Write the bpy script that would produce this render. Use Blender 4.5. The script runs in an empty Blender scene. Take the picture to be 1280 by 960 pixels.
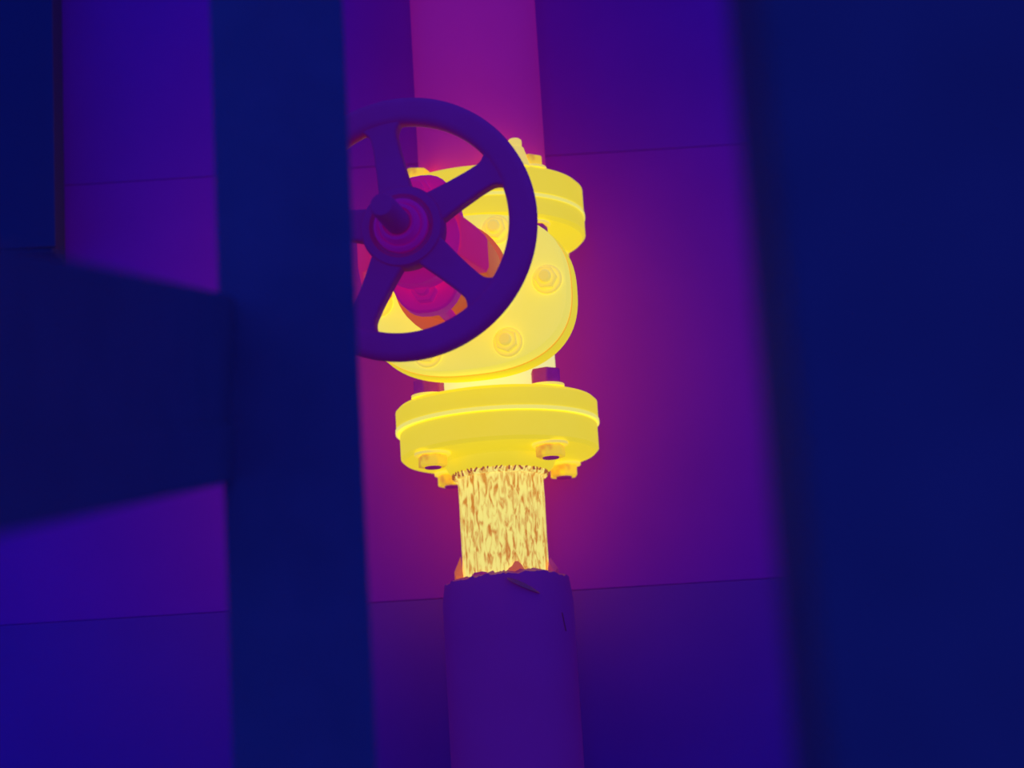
import bpy, bmesh, math, random
from mathutils import Vector, Matrix, noise

C = bpy.context.scene
COL = C.collection
R = math.radians
PI = math.pi
random.seed(7)

# ------------------------------------------------------------------ camera
PITCH, ROLL, FPX = R(12.5), R(-3.5), 2600.0
CAM = Vector((0.015, -1.787, 1.094))
fw = Vector((0, math.cos(PITCH), math.sin(PITCH)))
r0 = Vector((1, 0, 0)); u0 = r0.cross(fw)
rt = math.cos(ROLL) * r0 + math.sin(ROLL) * u0
up = -math.sin(ROLL) * r0 + math.cos(ROLL) * u0
cd = bpy.data.cameras.new('camera'); cam = bpy.data.objects.new('camera', cd); COL.objects.link(cam)
cd.sensor_width = 36.0; cd.lens = 36.0 * FPX / 1280.0; cd.clip_start = 0.02
cam.matrix_world = Matrix.Translation(CAM) @ Matrix((rt, up, -fw)).transposed().to_4x4()
cd.dof.use_dof = True; cd.dof.focus_distance = 1.68; cd.dof.aperture_fstop = 4.6
C.camera = cam

# ------------------------------------------------------------------ light
w = bpy.data.worlds.new('ambient'); C.world = w; w.use_nodes = True
bgn = w.node_tree.nodes['Background']
bgn.inputs[0].default_value = (0.005, 0.058, 0.84, 1); bgn.inputs[1].default_value = 1.0
ld = bpy.data.lights.new('added_fill', 'AREA'); lamp = bpy.data.objects.new('added_fill', ld); COL.objects.link(lamp)  # added blue fill from the front; the place has no such lamp
ld.shape = 'DISK'; ld.size = 1.5; ld.energy = 34.0; ld.color = (0.0, 0.05, 1.0)
lamp.location = (0.0, -5.2, 1.3)
lamp.rotation_euler = (Vector((0, 0, 1.5)) - lamp.location).to_track_quat('-Z', 'Y').to_euler()
vs = C.view_settings
C.display_settings.display_device = 'sRGB'
vs.view_transform = 'Standard'; vs.look = 'None'; vs.gamma = 1.0; vs.use_curve_mapping = False
vs.exposure = 0.0
C.cycles.use_denoising = True

# ------------------------------------------------------------------ helpers
def ray(px, py, depth):
    """a point at a given distance ahead, used once to size things measured on the photograph"""
    return CAM + (fw + rt * ((px - 640) / FPX) - up * ((py - 480) / FPX)) * depth

def mat(name, base, rough=0.6, emit=None, strength=1.0, vary=0.0, scale=30.0, bump=0.0, spec=0.3,
        emit2=None, stretch=(1, 1, 1), lo=0.35, hi=0.65, metal=0.0, dist=0.0):
    m = bpy.data.materials.new(name); m.use_nodes = True
    nt = m.node_tree; p = nt.nodes['Principled BSDF']
    p.inputs['Base Color'].default_value = (*base, 1)
    p.inputs['Roughness'].default_value = rough
    p.inputs['Specular IOR Level'].default_value = spec
    p.inputs['Metallic'].default_value = metal
    if emit:
        p.inputs['Emission Color'].default_value = (*emit, 1)
        p.inputs['Emission Strength'].default_value = strength
    if vary or bump or emit2:
        tc = nt.nodes.new('ShaderNodeTexCoord'); mp = nt.nodes.new('ShaderNodeMapping')
        mp.inputs['Scale'].default_value = stretch
        nt.links.new(tc.outputs['Object'], mp.inputs[0])
        nz = nt.nodes.new('ShaderNodeTexNoise'); nz.inputs['Scale'].default_value = scale
        nz.inputs['Detail'].default_value = 6.0; nz.inputs['Distortion'].default_value = dist
        nt.links.new(mp.outputs[0], nz.inputs['Vector'])
        if vary:
            rp = nt.nodes.new('ShaderNodeValToRGB')
            rp.color_ramp.elements[0].position = 0.3; rp.color_ramp.elements[1].position = 0.7
            rp.color_ramp.elements[0].color = (*[c * (1 - vary) for c in base], 1)
            rp.color_ramp.elements[1].color = (*[min(1, c * (1 + vary)) for c in base], 1)
            nt.links.new(nz.outputs['Fac'], rp.inputs[0]); nt.links.new(rp.outputs[0], p.inputs['Base Color'])
        if emit2:
            rp = nt.nodes.new('ShaderNodeValToRGB')
            rp.color_ramp.elements[0].position = lo; rp.color_ramp.elements[1].position = hi
            rp.color_ramp.elements[0].color = (*emit2, 1); rp.color_ramp.elements[1].color = (*emit, 1)
            nt.links.new(nz.outputs['Fac'], rp.inputs[0]); nt.links.new(rp.outputs[0], p.inputs['Emission Color'])
        if bump:
            b = nt.nodes.new('ShaderNodeBump'); b.inputs['Strength'].default_value = bump
            b.inputs['Distance'].default_value = 0.002
            nt.links.new(nz.outputs['Fac'], b.inputs['Height']); nt.links.new(b.outputs[0], p.inputs['Normal'])
    return m

M = {
    'wall':   mat('wall_sheet', (0.65, 0.028, 0.335), 0.8, vary=0.04, scale=9, bump=0.15, spec=0.1),
    'wall2':  mat('wall_sheet_lower', (0.42, 0.040, 0.285), 0.8, vary=0.04, scale=9, bump=0.15, spec=0.1),  # bluer lower sheet; red cut further to imitate the valve glow fading
    'wall3':  mat('wall_sheet_upper', (0.56, 0.030, 0.33), 0.8, vary=0.04, scale=9, bump=0.15, spec=0.1),  # fading of the valve glow put into the colour as less red
    'gap':    mat('wall_joint', (0.65, 0.028, 0.335), 0.8, spec=0.1),
    'floor':  mat('floor_screed', (0.20, 0.03, 0.20), 0.8, vary=0.2, scale=14, spec=0.1),
    'dark':   mat('cold_steel', (0.65, 0.110, 0.150), 0.7, vary=0.06, scale=30, bump=0.1, spec=0.05),
    'column': mat('column_paint', (0.65, 0.085, 0.108), 0.7, vary=0.06, scale=30, bump=0.1, spec=0.05),
    'trunk':  mat('trunking_cold', (0.10, 0.060, 0.110), 0.7, spec=0.05),
    'jack_u': mat('pipe_jacket_warm', (0.95, 0.060, 0.27), 0.6, emit=(0.135, 0.0015, 0.045), vary=0.04, scale=12, bump=0.1, spec=0.2),
    'jack_l': mat('pipe_jacket_cool', (0.42, 0.050, 0.26), 0.6, emit=(0.030, 0.0005, 0.0), vary=0.06, scale=12, bump=0.15, spec=0.2),
    'frill':  mat('torn_jacket_edge', (0.80, 0.10, 0.20), 0.7, emit=(0.30, 0.012, 0.05), strength=0.4, vary=0.2, scale=60),
    'hot':    mat('hot_cast_iron', (0.48, 0.40, 0.055), 0.55, emit=(0.75, 0.58, 0.006), vary=0.05, scale=60, bump=0.25, spec=0.3),
    'hotface': mat('hot_bonnet_iron', (0.55, 0.48, 0.13), 0.55, emit=(0.79, 0.67, 0.05), vary=0.05, scale=60, bump=0.25, spec=0.3),
    'hotneck': mat('hottest_neck_iron', (0.30, 0.28, 0.16), 0.5, emit=(0.80, 0.74, 0.24), vary=0.05, scale=60, bump=0.25, spec=0.3),
    'gasket': mat('joint_gasket', (0.60, 0.35, 0.06), 0.7, emit=(0.72, 0.36, 0.006)),
    'lip':    mat('hot_joint_lip', (0.45, 0.42, 0.10), 0.55, emit=(0.80, 0.70, 0.10)),
    'rust':   mat('hot_scaly_pipe', (0.50, 0.36, 0.05), 0.7, emit=(0.85, 0.74, 0.17), emit2=(0.56, 0.18, 0.002),
                  stretch=(1, 1, 0.27), scale=270, bump=0.8, lo=0.37, hi=0.55, dist=0.9, vary=0.1),
    'weld':   mat('weld_gap', (0.30, 0.10, 0.10), 0.7, emit=(0.45, 0.10, 0.01), strength=0.5),
    'warm':   mat('warm_bonnet_neck', (0.80, 0.30, 0.08), 0.6, emit=(0.45, 0.075, 0.004), strength=0.9),
    'arm':    mat('yoke_arm_iron', (0.85, 0.12, 0.14), 0.6, emit=(0.34, 0.006, 0.08), vary=0.05, scale=50, bump=0.2, spec=0.15),
    'yoke':   mat('yoke_iron', (0.80, 0.045, 0.18), 0.6, emit=(0.23, 0.003, 0.12), vary=0.05, scale=50, bump=0.2, spec=0.15),
    'nut':    mat('cool_nut_steel', (0.30, 0.03, 0.22), 0.6, emit=(0.11, 0.001, 0.06), vary=0.15, scale=150, bump=0.3, spec=0.2),
    'nuthot': mat('hot_nut_steel', (0.70, 0.30, 0.06), 0.6, emit=(0.74, 0.50, 0.006), emit2=(0.40, 0.09, 0.02), lo=0.28, hi=0.5, scale=60, vary=0.15, bump=0.3, spec=0.2),
    'bolt':   mat('hot_bolt_head', (0.72, 0.55, 0.20), 0.6, emit=(0.76, 0.57, 0.010), spec=0.3),
    'wheel':  mat('handwheel_iron', (0.50, 0.055, 0.25), 0.6, emit=(0.038, 0.0008, 0.0), vary=0.04, scale=40, bump=0.15, spec=0.15),
    'wheelnut': mat('hub_ring_iron', (0.50, 0.06, 0.30), 0.5, emit=(0.085, 0.0, 0.045), vary=0.04, scale=40, spec=0.2),
}

def link(name, me, m=None, parent=None, loc=(0, 0, 0), rot=(0, 0, 0), bevel=0.0, smooth=None, seg=2):
    o = bpy.data.objects.new(name, me); COL.objects.link(o)
    if m: me.materials.append(m) if not me.materials else None
    o.parent = parent; o.location = loc; o.rotation_euler = rot
    if bevel:
        b = o.modifiers.new('bevel', 'BEVEL'); b.width = bevel; b.segments = seg; b.limit_method = 'ANGLE'; b.angle_limit = R(40)
    return o

def mesh(bm, name='m', smooth=35):
    bmesh.ops.recalc_face_normals(bm, faces=bm.faces)
    me = bpy.data.meshes.new(name); bm.to_mesh(me); bm.free()
    if smooth:
        for p in me.polygons: p.use_smooth = True
        me.set_sharp_from_angle(angle=R(smooth))
    return me

def box(bm, x0, x1, y0, y1, z0, z1, mx=None):
    v = [bm.verts.new((x, y, z)) for x in (x0, x1) for y in (y0, y1) for z in (z0, z1)]
    for f in ((0, 1, 3, 2), (4, 6, 7, 5), (0, 4, 5, 1), (2, 3, 7, 6), (0, 2, 6, 4), (1, 5, 7, 3)):
        bm.faces.new([v[i] for i in f])
    if mx: bmesh.ops.transform(bm, matrix=mx, verts=v)
    return v

AX_Z = Matrix.Identity(4)
AX_S = Matrix.Rotation(R(90), 4, 'X')          # local z -> -y : along the valve stem, towards the viewer

def lathe(bm, prof, n=64, mx=AX_Z, sx=1.0, sy=1.0, cap0=True, cap1=True, jit=None, pw=2.0):
    """prof: list of (radius, height); rings stretched by sx, sy give ovals"""
    rings = []
    for (r, h) in prof:
        if r < 1e-6:
            rings.append([bm.verts.new(mx @ Vector((0, 0, h)))]); continue
        ring = []
        for k in range(n):
            a = 2 * PI * k / n
            rr = r + (jit(a, h) if jit else 0)
            if pw != 2.0: rr *= (abs(math.cos(a)) ** pw + abs(math.sin(a)) ** pw) ** (-1 / pw)
            ring.append(bm.verts.new(mx @ Vector((rr * math.cos(a) * sx, rr * math.sin(a) * sy, h))))
        rings.append(ring)
    for A, B in zip(rings, rings[1:]):
        for k in range(n):
            k2 = (k + 1) % n
            if len(A) == 1 and len(B) == 1: continue
            if len(A) == 1: bm.faces.new((A[0], B[k], B[k2]))
            elif len(B) == 1: bm.faces.new((A[k], A[k2], B[0]))
            else: bm.faces.new((A[k], A[k2], B[k2], B[k]))
    if cap0 and len(rings[0]) > 1: bm.faces.new(rings[0])
    if cap1 and len(rings[-1]) > 1: bm.faces.new(rings[-1])

def prism(bm, pts, h0, h1, mx=AX_Z):
    lo = [bm.verts.new(mx @ Vector((x, y, h0))) for x, y in pts]
    hi = [bm.verts.new(mx @ Vector((x, y, h1))) for x, y in pts]
    n = len(pts)
    for i in range(n): bm.faces.new((lo[i], lo[(i + 1) % n], hi[(i + 1) % n], hi[i]))
    bm.faces.new(lo); bm.faces.new(hi)

def bar(bm, stations):
    """a bar skinned over rectangular stations: (centre, half side vector, half height vector)"""
    rs = []
    for c, a, b in stations:
        c, a, b = Vector(c), Vector(a), Vector(b)
        k = 0.72
        rs.append([bm.verts.new(c + p) for p in (a + b * k, a * k + b, -a * k + b, -a + b * k, -a - b * k, -a * k - b, a * k - b, a - b * k)])
    n = 8
    for A, B in zip(rs, rs[1:]):
        for i in range(n): bm.faces.new((A[i], A[(i + 1) % n], B[(i + 1) % n], B[i]))
    bm.faces.new(rs[0]); bm.faces.new(rs[-1])

def thing(name, label, cat, loc=(0, 0, 0), rz=0, group=None):
    o = bpy.data.objects.new(name, None); COL.objects.link(o)
    o.empty_display_size = 0.05
    o.location = loc; o.rotation_euler = (0, 0, rz); o['label'] = label; o['category'] = cat
    if group: o['group'] = group
    return o

def hexpts(af):
    r = af / math.sqrt(3)
    return [(r * math.cos(R(60 * k)), r * math.sin(R(60 * k))) for k in range(6)]

# ------------------------------------------------------------------ setting
WY = 0.110
bm = bmesh.new(); box(bm, -1.7, 1.7, WY, WY + 0.1, 0, 2.7)
wall = link('wall_back', mesh(bm, smooth=None), M['gap']); wall['kind'] = 'structure'
def panel(x0, x1, z0, z1, m):
    bm = bmesh.new(); g = 0.0003
    box(bm, x0 + g, x1 - g, WY - 0.0018, WY + 0.001, z0 + g, z1 - g)
    return link('panel', mesh(bm, smooth=None), m, wall, bevel=0.0004)
for (x0, x1, zs, ms) in ((-1.7, -0.2, (0, 1.318, 1.735, 2.7), ('wall2', 'wall', 'wall3')), (-0.2, 1.7, (0, 1.318, 1.735, 2.7), ('wall2', 'wall', 'wall3'))):
    for k in range(3): panel(x0, x1, zs[k], zs[k + 1], M[ms[k]])
bm = bmesh.new(); box(bm, -1.7, 1.7, -3.2, WY, -0.05, 0)
fl = link('floor', mesh(bm, smooth=None), M['floor']); fl['kind'] = 'structure'

# foreground steel frame: angle-iron post with a raking brace that comes towards the viewer
pd = 1.10
pl, pr = ray(276, 480, pd), ray(449, 480, pd)
py = pl.y
fr = thing('steel_frame', 'dark navy steel post with thick raking brace, foreground left of the handwheel', 'frame', ((pl.x + pr.x) / 2, py, 0))
hw = (pr.x - pl.x) / 2
bm = bmesh.new()
prism(bm, [(-hw, 0), (hw, 0), (hw, 0.006), (-hw + 0.006, 0.006), (-hw + 0.006, 0.07), (-hw, 0.07)], 0, 2.6)
link('post', mesh(bm, smooth=None), M['dark'], fr, bevel=0.001)
A, B = ray(-120, 485, 0.60), ray(300, 485, 1.105)
d = (B - A).normalized(); side = d.cross(up).normalized(); upv = side.cross(d).normalized()
h = 0.049
def brace(name, x0, x1, z0, z1):
    bm = bmesh.new(); v = box(bm, x0, x1, 0, 1, z0, z1)
    L = (B - A).length
    for q in v:
        x, y, z = q.co; q.co = A + side * x + d * (y * L) + upv * z - fr.location
    return link(name, mesh(bm, smooth=None), M['dark'], fr, bevel=0.001)
brace('brace', -0.05, -0.003, -h, h)
brace('brace_flange', -0.05, 0.0, -h, -h + 0.031)

# box column close on the right
cpt = ray(948, 480, 0.62)
cf = thing('column', 'broad dark navy box column close by, filling the right edge', 'column', (cpt.x + 0.055, cpt.y - 0.04, 0))
bm = bmesh.new(); box(bm, -0.055, 0.055, -0.04, 0.04, 0, 2.6)
link('column_shaft', mesh(bm, smooth=None), M['column'], cf, bevel=0.004)
bm = bmesh.new(); box(bm, -0.085, 0.085, -0.08, 0.08, 0, 0.015)
link('base_plate', mesh(bm, smooth=None), M['column'], cf, bevel=0.002)

# cable trunking on the wall, top left
tp = ray(66, 314, 1.0); tp = CAM + (tp - CAM) * ((WY - 0.058 - CAM.y) / (tp.y - CAM.y))     # on the trunking's front face
tr = thing('cable_trunking', 'dark vertical trunking on the wall, top left corner above the brace', 'trunking', (tp.x - 0.075, WY - 0.004, tp.z))
bm = bmesh.new(); box(bm, -0.075, 0.075, -0.05, 0, 0, 0.95)
link('channel', mesh(bm, smooth=None), M['trunk'], tr, bevel=0.002)
bm = bmesh.new(); box(bm, -0.078, 0.078, -0.056, -0.05, 0.004, 0.95)
link('cover', mesh(bm, smooth=None), M['trunk'], tr, bevel=0.001)

# ------------------------------------------------------------------ gate valve
ZL, FF = 1.45, 0.19
ZC = ZL + FF / 2
YAW = R(-11)
FT = 0.0215                                     # flange thickness
FRr = 0.0885
vt = thing('gate_valve', 'glowing yellow flanged gate valve with dark purple five-spoke handwheel', 'valve', (0, 0, ZL), YAW)
bm = bmesh.new()
H = FF / 2
prof = [(0.034, 0), (FRr - 0.001, 0), (FRr, 0.0015), (FRr, FT - 0.003), (FRr - 0.003, FT), (0.066, FT + 0.002), (0.058, FT + 0.006), (0.0545, FT + 0.015),
        (0.0535, H), (0.0545, FF - FT - 0.015), (0.058, FF - FT - 0.006), (0.066, FF - FT - 0.002),
        (FRr - 0.003, FF - FT), (FRr, FF - FT + 0.003), (FRr, FF - 0.0015), (FRr - 0.001, FF), (0.034, FF)]
lathe(bm, prof, 96)
body = link('body', mesh(bm), M['hot'], vt)
body.data.materials.append(M['hotneck'])
for p in body.data.polygons:
    if math.hypot(p.center.x, p.center.y) < 0.061 and FT < p.center.z < FF - FT: p.material_index = 1
for z in (0.0, FF - 0.003):
    bm = bmesh.new(); lathe(bm, [(FRr - 0.004, z), (FRr + 0.0008, z), (FRr + 0.0008, z + 0.003), (FRr - 0.004, z + 0.003)], 96, cap0=False, cap1=False)
    link('joint_lip', mesh(bm), M['lip'], vt)
MS = Matrix.Translation((0, 0, H + 0.002)) @ AX_S          # stem frame: x right, y up, z towards the viewer
RX, RY = 0.0905, 0.0685
bm = bmesh.new()
lathe(bm, [(0.60, 0.0), (0.62, 0.05), (0.70, 0.066), (0.98, 0.072), (1.0, 0.0735), (1.0, 0.0885), (0.985, 0.0905)], 96, MS, RX, RY, pw=2.5)
link('body_flange', mesh(bm), M['hot'], vt)
bm = bmesh.new()
lathe(bm, [(0.985, 0.0895), (0.985, 0.0930)], 96, MS, RX, RY, pw=2.5)
link('gasket', mesh(bm), M['gasket'], vt)
bm = bmesh.new()
lathe(bm, [(0.965, 0.092), (0.98, 0.0935), (0.98, 0.107), (0.965, 0.1105), (0.92, 0.112), (0.60, 0.1135), (0.50, 0.117), (0.45, 0.125)], 96, MS, RX, RY, pw=2.5)
link('bonnet_flange', mesh(bm), M['hotface'], vt)
bmn = bmesh.new(); prism(bmn, hexpts(0.017), 0.0035, 0.0105); lathe(bmn, [(0.0125, 0), (0.0125, 0.0025), (0.012, 0.0035)], 24)
lathe(bmn, [(0.0055, 0.010), (0.0055, 0.0145), (0.0045, 0.016)], 16)
bolt_me = mesh(bmn); bolt_me.materials.append(M['bolt'])
for k in range(6):
    a = R(2 + 60 * k)
    p = MS @ Vector((RX * (0.80 if k % 3 == 0 else 0.755) * math.cos(a), RY * 0.82 * math.sin(a), 0.1125))
    link('bonnet_bolt', bolt_me, None, vt, p, (R(90), R(17 * k), 0), bevel=0.0008)
bm = bmesh.new()
lathe(bm, [(0.040, 0.115), (0.038, 0.135), (0.040, 0.146), (0.047, 0.148), (0.047, 0.158), (0.036, 0.160), (0.033, 0.175), (0.033, 0.226), (0.030, 0.230)], 48, MS)
link('bonnet_neck', mesh(bm), M['warm'], vt)
# gland flange: upright oval plate with a lobe above and a lobe below
bm = bmesh.new()
pts = []
for k in range(40):
    a = 2 * PI * k / 40
    c, s = math.cos(a), math.sin(a)
    pts.append((0.031 * math.copysign(abs(c) ** 0.75, c), 0.006 + 0.0555 * math.copysign(abs(s) ** 0.85, s)))
prism(bm, pts, 0.228, 0.244, MS)
gl = link('gland_flange', mesh(bm), M['yoke'], vt, bevel=0.002)
for s in (-1, 1):
    bm = bmesh.new(); lathe(bm, [(0.0055, 0.150), (0.0055, 0.262)], 16, Matrix.Translation((0, 0, 0.006 + s * 0.040)) @ MS)
    prism(bm, hexpts(0.017), 0.244, 0.254, Matrix.Translation((0, 0, 0.006 + s * 0.040)) @ MS)
    link('gland_bolt', mesh(bm), M['yoke'], gl, bevel=0.0006)
HS = H + 0.002
for st in ([((-0.070, -0.100, 0.010), 0.009, 0.012), ((-0.069, -0.125, 0.010), 0.009, 0.011), ((-0.067, -0.145, 0.010), 0.008, 0.011),
            ((-0.063, -0.170, 0.008), 0.008, 0.012), ((-0.044, -0.245, 0.003), 0.009, 0.016), ((-0.024, -0.272, 0.003), 0.012, 0.017)],
           [((0.024, -0.100, -0.005), 0.009, 0.016), ((0.033, -0.145, -0.005), 0.009, 0.016), ((0.0385, -0.186, -0.005), 0.008, 0.016),
            ((0.039, -0.226, -0.003), 0.008, 0.0155), ((0.035, -0.245, -0.001), 0.009, 0.016), ((0.024, -0.272, 0.003), 0.012, 0.017)]):
    st = [((c[0], c[1], c[2] + HS), (hx, 0, 0), (0, 0, hz)) for c, hx, hz in st]
    bm = bmesh.new(); bar(bm, st[3:])
    arm = link('yoke_arm', mesh(bm), M['arm'], vt, bevel=0.001)
    bm = bmesh.new(); bar(bm, st[:4])
    link('yoke_foot', mesh(bm), M['warm'], arm, bevel=0.001)
bm = bmesh.new()
lathe(bm, [(0.012, 0.252), (0.033, 0.254), (0.035, 0.258), (0.035, 0.277), (0.026, 0.281), (0.024, 0.290), (0.012, 0.290)], 40, MS)
link('yoke_head', mesh(bm), M['yoke'], vt)
bm = bmesh.new()
lathe(bm, [(0.0095, 0.22), (0.0095, 0.366), (0.008, 0.370)], 32, MS)
link('stem', mesh(bm), M['wheel'], vt)
# handwheel
WL = 0.306
MW = MS @ Matrix.Translation((0, 0, WL))
bm = bmesh.new()
ro, ri, t = 0.1012, 0.0805, 0.0085
sec = []
for (cx, cy, a0) in ((ro - 0.006, t - 0.006, 0), (ri + 0.006, t - 0.006, 90), (ri + 0.006, -t + 0.006, 180), (ro - 0.006, -t + 0.006, 270)):
    for j in range(5):
        a = R(a0 + 22.5 * j); sec.append((cx + 0.006 * math.cos(a), cy + 0.006 * math.sin(a)))
sec.append(sec[0])
lathe(bm, sec, 128, MW, cap0=False, cap1=False)
bmesh.ops.remove_doubles(bm, verts=bm.verts, dist=1e-6)
hwl = link('handwheel', mesh(bm), M['wheel'], vt)
SP0 = 26.8
for k in range(5):
    a = R(SP0 + 72 * k)
    side_pts = []
    hwid, fil, rend = 0.0125, 0.0115, 0.0860
    # right-hand edge from hub out to the rim, flared into it
    e = [(0.018, 0.0135), (0.030, 0.0125), (0.045, 0.0110), (0.062, 0.0100)]
    for j in range(7):
        b = R(90 * j / 6)
        e.append((0.0705 + fil * math.sin(b), 0.0100 + fil * (1 - math.cos(b))))
    e.append((rend, 0.0220))
    pts = [(x, -y) for x, y in e] + [(x, y) for x, y in reversed(e)]
    rot = Matrix.Rotation(a, 4, 'Z')
    bm = bmesh.new(); prism(bm, pts, -0.0062, 0.0062, MW @ rot)
    link('spoke', mesh(bm), M['wheel'], hwl, bevel=0.0028, seg=3)
bm = bmesh.new()
lathe(bm, [(0.010, -0.016), (0.026, -0.016), (0.030, -0.012), (0.0315, -0.002), (0.0315, 0.005), (0.030, 0.008), (0.027, 0.0085), (0.0245, 0.0085), (0.0225, 0.006),
           (0.0215, 0.0055), (0.010, 0.0055)], 64, MW)
link('hub', mesh(bm), M['wheel'], hwl)
bm = bmesh.new()
lathe(bm, [(0.010, 0.004), (0.0205, 0.004), (0.0205, 0.010), (0.0185, 0.0125), (0.0165, 0.0118), (0.0160, 0.011), (0.0150, 0.016), (0.0138, 0.0195), (0.0115, 0.0195), (0.0105, 0.017), (0.0095, 0.017)], 48, MW)
link('wheel_nut', mesh(bm), M['wheelnut'], hwl)

# ------------------------------------------------------------------ pipes
def pipe_flange(sgn, rad=FRr):
    bm = bmesh.new()
    mx = Matrix.Scale(sgn, 4, (0, 0, 1))
    lathe(bm, [(0.030, 0), (rad - 0.001, 0), (rad, 0.0012), (rad, FT + 0.0005), (rad - 0.003, FT + 0.0035), (0.054, FT + 0.004), (0.049, FT + 0.007),
               (0.046, FT + 0.014), (0.0415, FT + 0.018), (0.030, FT + 0.018)], 96, mx)
    return mesh(bm)

bmn = bmesh.new(); prism(bmn, hexpts(0.0235), 0, 0.0135); nut_me = mesh(bmn); nut_me.materials.append(M['nut']); bmn = bmesh.new(); prism(bmn, hexpts(0.0225), 0.0035, 0.0135); hot_nut_me = mesh(bmn); hot_nut_me.materials.append(M['nuthot'])
bms = bmesh.new()
NT = 9
lathe(bms, [(0.0068 + (0.0007 if j % 2 else 0.0), -0.0388 + 0.0776 * j / 40) for j in range(41)], 20)
stud_me = mesh(bms, smooth=60); stud_me.materials.append(M['nut'])
bmw = bmesh.new(); lathe(bmw, [(0.0155, 0), (0.0155, 0.0022)], 28); wash_me = mesh(bmw); wash_me.materials.append(M['bolt'])

def studs(parent, z, sgn, turn=0):
    for k, a in enumerate((-52, 38, 128, 218)):
        a = R(a + turn)
        x, y = 0.0715 * math.sin(a), -0.0715 * math.cos(a)
        s = link('stud', stud_me, None, parent, (x, y, z))
        t0 = FT + 0.004
        for q, e in ((1, FT + 0.001 if sgn < 0 else t0), (-1, t0 if sgn < 0 else FT + 0.001)):
            link('washer', wash_me, None, s, (0, 0, q * e if q > 0 else -e - 0.0022))
            link('nut', nut_me if q * sgn < 0 else hot_nut_me, None, s, (0, 0, (e + 0.0022 if q > 0 else -e - 0.0022 - 0.0135) - (0.0035 * q if q * sgn > 0 and q > 0 else 0) + (0 if q > 0 or q * sgn < 0 else 0.0)), (0, 0, R(23 * k + 11 * q)), bevel=0.0012)

# lower pipe
lp = thing('pipe_run', 'hot scaly bare pipe with torn purple insulation jacket below the valve', 'pipe', (0, 0, 0))
link('flange', pipe_flange(-1, 0.0865), M['hot'], lp, (0.0008, 0, ZL - 0.0002))
studs(lp, ZL, -1)
RP = 0.0372
zt = ZL - FT - 0.017
bm = bmesh.new()
def jit(a, hh):
    return 0.0004 * noise.noise(Vector((6 * math.cos(a), 6 * math.sin(a), hh * 30)))
lathe(bm, [(RP, 1.25 + (zt - 1.25) * j / 24) for j in range(25)], 64, jit=jit)
link('bare_tube', mesh(bm, smooth=60), M['rust'], lp)
# weld bead: overlapping lumps around the pipe
bm = bmesh.new()
NB = 40
lathe(bm, [(0.0398, zt - 0.0055), (0.0412, zt - 0.002), (0.0405, zt + 0.003)], 96,
      jit=lambda a, hh: 0.0008 * math.sin(NB * a + 160 * hh) + 0.0007 * noise.noise(Vector((9 * math.cos(a), 9 * math.sin(a), hh * 60))))
link('weld_bead', mesh(bm, smooth=60), M['rust'], lp)
bm = bmesh.new()
for k in range(46):
    a = 2 * PI * k / 46 + random.uniform(-.04, .04)
    tl = random.uniform(-0.9, 0.9); L = random.uniform(0.0020, 0.0040)
    mx = Matrix.Rotation(a, 4, 'Z') @ Matrix.Translation((0.0414, 0, zt - 0.0012 + random.uniform(-.001, .001))) @ Matrix.Rotation(tl, 4, 'X')
    box(bm, -0.0012, 0.0008, -0.0006, 0.0006, -L, L, mx)
wc = link('weld_crevice', mesh(bm, smooth=None), M['weld'], lp); wc['kind'] = 'stuff'
# jacket, torn along its top edge
ZJ, RJ = 1.318, 0.0562
def torn(a):
    v = noise.noise(Vector((1.6 * math.cos(a) + 3, 1.6 * math.sin(a), 0.3))) * 0.005
    v += noise.noise(Vector((7 * math.cos(a), 7 * math.sin(a), 4.3))) * 0.0022
    v += noise.noise(Vector((22 * math.cos(a), 22 * math.sin(a), 1.3))) * 0.0012
    return v
def sleeve(r0, r1, z0, z1, edge, n=160, topj=True, rj=lambda a, z: 0.0):
    bm = bmesh.new()
    zs = [z0, z0 + (z1 - z0) * 0.5, z1 - 0.05, z1 - 0.02, z1]
    out, inn = [], []
    for i, z in enumerate(zs):
        o_, i_ = [], []
        for k in range(n):
            a = 2 * PI * k / n
            zz = z + (edge(a) if i == len(zs) - 1 else 0)
            ro_ = r0 + rj(a, z) - (0.0025 if i == len(zs) - 1 else 0)
            o_.append(bm.verts.new((ro_ * math.cos(a), ro_ * math.sin(a), zz)))
            i_.append(bm.verts.new((r1 * math.cos(a), r1 * math.sin(a), zz + (0.004 if i == len(zs) - 1 else 0))))
        out.append(o_); inn.append(i_)
    for S, f in ((out, 0), (inn, 1)):
        for A_, B_ in zip(S, S[1:]):
            for k in range(n): bm.faces.new((A_[k], A_[(k + 1) % n], B_[(k + 1) % n], B_[k]))
    for k in range(n):
        bm.faces.new((out[-1][k], out[-1][(k + 1) % n], inn[-1][(k + 1) % n], inn[-1][k]))
        bm.faces.new((out[0][k], inn[0][k], inn[0][(k + 1) % n], out[0][(k + 1) % n]))
    return mesh(bm, smooth=50)
jk = link('insulation_jacket', sleeve(RJ, 0.0385, 0.0, ZJ, torn,
          rj=lambda a, z: 0.0006 * noise.noise(Vector((2 * math.cos(a), 2 * math.sin(a), z * 9)))), M['jack_l'], lp)
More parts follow.
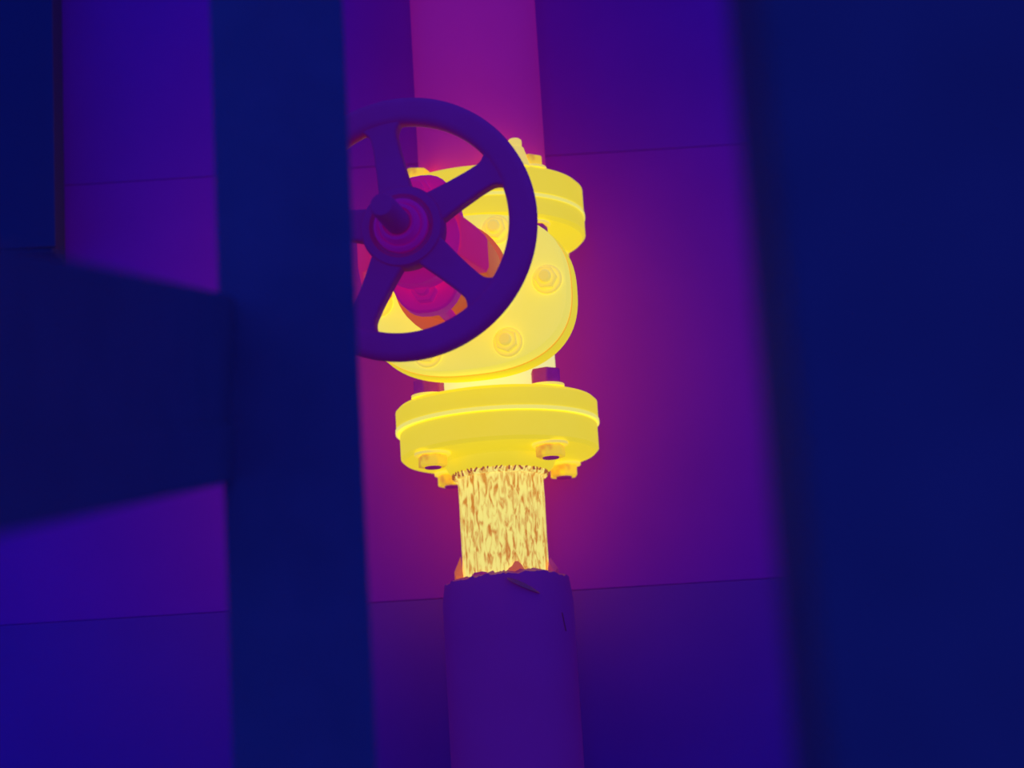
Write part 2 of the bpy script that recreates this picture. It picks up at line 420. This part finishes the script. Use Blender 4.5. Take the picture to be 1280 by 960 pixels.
# scraps of torn wrapping standing up around the bare pipe
def scrap(name, ang, wid, z0, z1, rr, m, skew=0.0, th=0.0012):
    bm = bmesh.new(); n = 7
    P = []
    for j in range(n):
        f = j / (n - 1); a = R(ang) + wid * (f - 0.5)
        top = z0 + (z1 - z0) * (1 - abs(2 * f - 1) ** 1.5 * 0.7) * (1 + skew * (f - .5)) + random.uniform(-.0012, .0012)
        row = []
        for r_, z in ((rr, z0 - 0.01), (rr, top if th < 0.003 else z0 + (top - z0) * 0.45), (rr - th, top), (rr - th, z0 - 0.01)):
            row.append(bm.verts.new((r_ * math.sin(a), -r_ * math.cos(a), z)))
        P.append(row)
    for A_, B_ in zip(P, P[1:]):
        for i in range(4): bm.faces.new((A_[i], A_[(i + 1) % 4], B_[(i + 1) % 4], B_[i]))
    bm.faces.new(P[0]); bm.faces.new(P[-1])
    link(name, mesh(bm, smooth=None), m, jk)
scrap('torn_scrap', -86, 0.5, ZJ - 0.002, ZJ + 0.021, 0.0445, M['warm'], th=0.006)
scrap('torn_scrap', 80, 0.5, ZJ - 0.002, ZJ + 0.016, 0.0455, M['frill'], -0.8, th=0.006)
scrap('torn_scrap', 12, 0.42, ZJ - 0.002, ZJ + 0.010, 0.0400, M['warm'], 0.6)
scrap('torn_scrap', -35, 0.6, ZJ - 0.002, ZJ + 0.004, 0.0410, M['frill'])
# loose tear lifting off the jacket front, and a small slit
def tear(px0, z0, px1, z1, wdt, lift):
    bm = bmesh.new(); n = 8; U, D = [], []
    for j in range(n):
        f = j / (n - 1); a = px0 + (px1 - px0) * f; z = z0 + (z1 - z0) * f
        ww = wdt * math.sin(PI * (0.12 + 0.83 * f)) ** 0.8
        for S, dz, l in ((U, ww, lift * 0.2), (D, -ww, lift)):
            r_ = RJ + 0.0004 + l
            S.append(bm.verts.new((r_ * math.sin(a), -r_ * math.cos(a), z + dz)))
    I = [bm.verts.new((v.co.x * 0.985, v.co.y * 0.985, v.co.z)) for v in U]
    J = [bm.verts.new((v.co.x * 0.985, v.co.y * 0.985, v.co.z)) for v in D]
    for k in range(n - 1):
        bm.faces.new((U[k], U[k + 1], D[k + 1], D[k])); bm.faces.new((I[k], J[k], J[k + 1], I[k + 1]))
        bm.faces.new((U[k], I[k], I[k + 1], U[k + 1])); bm.faces.new((D[k], D[k + 1], J[k + 1], J[k]))
    bm.faces.new((U[0], D[0], J[0], I[0])); bm.faces.new((U[-1], I[-1], J[-1], D[-1]))
    link('jacket_tear', mesh(bm, smooth=None), M['dark'], jk)
tear(0.02, 1.312, 0.50, 1.299, 0.0022, 0.0016)
tear(0.93, 1.283, 1.00, 1.268, 0.0012, 0.0008)

# upper pipe
ut = thing('pipe_run', 'magenta insulated pipe rising from the top flange behind the handwheel', 'pipe', (0, 0, ZL + FF))
link('flange', pipe_flange(1, FRr), M['hot'], ut, (0.0, 0, 0.0002))
studs(ut, 0.0, 1, -3)
bm = bmesh.new(); lathe(bm, [(0.0365, FT + 0.016), (0.0365, 1.0)], 48)
link('tube', mesh(bm), M['rust'], ut)
bm = bmesh.new()
RU = 0.0572
lathe(bm, [(0.0545, FT + 0.0048), (RU - 0.0008, FT + 0.0048), (RU, FT + 0.006), (RU, 0.30), (RU, 0.98), (0.038, 0.98), (0.038, FT + 0.024), (0.0545, FT + 0.010), (0.0545, FT + 0.0048)], 96)
link('insulation_jacket', mesh(bm), M['jack_u'], ut)
# tapered vent plug screwed into the flange rim top, in front of the jacket
bm = bmesh.new()
pm = Matrix.Translation((0.030, -0.0715, FT + 0.003))
lathe(bm, [(0.0125, 0), (0.0120, 0.003), (0.0075, 0.018), (0.0060, 0.019), (0.0060, 0.025), (0.0045, 0.0265)], 24, pm)
link('vent_plug', mesh(bm), M['bolt'], ut)

# labels for the parts that look different from the rest of their thing
hwl['label'] = 'dark purple cast handwheel with five spokes'
jk['label'] = 'dull purple insulation jacket with a torn upper edge'
for o in list(COL.objects):
    if o.name == 'bare_tube': o['label'] = 'bare hot yellow pipe with scaly streaks'
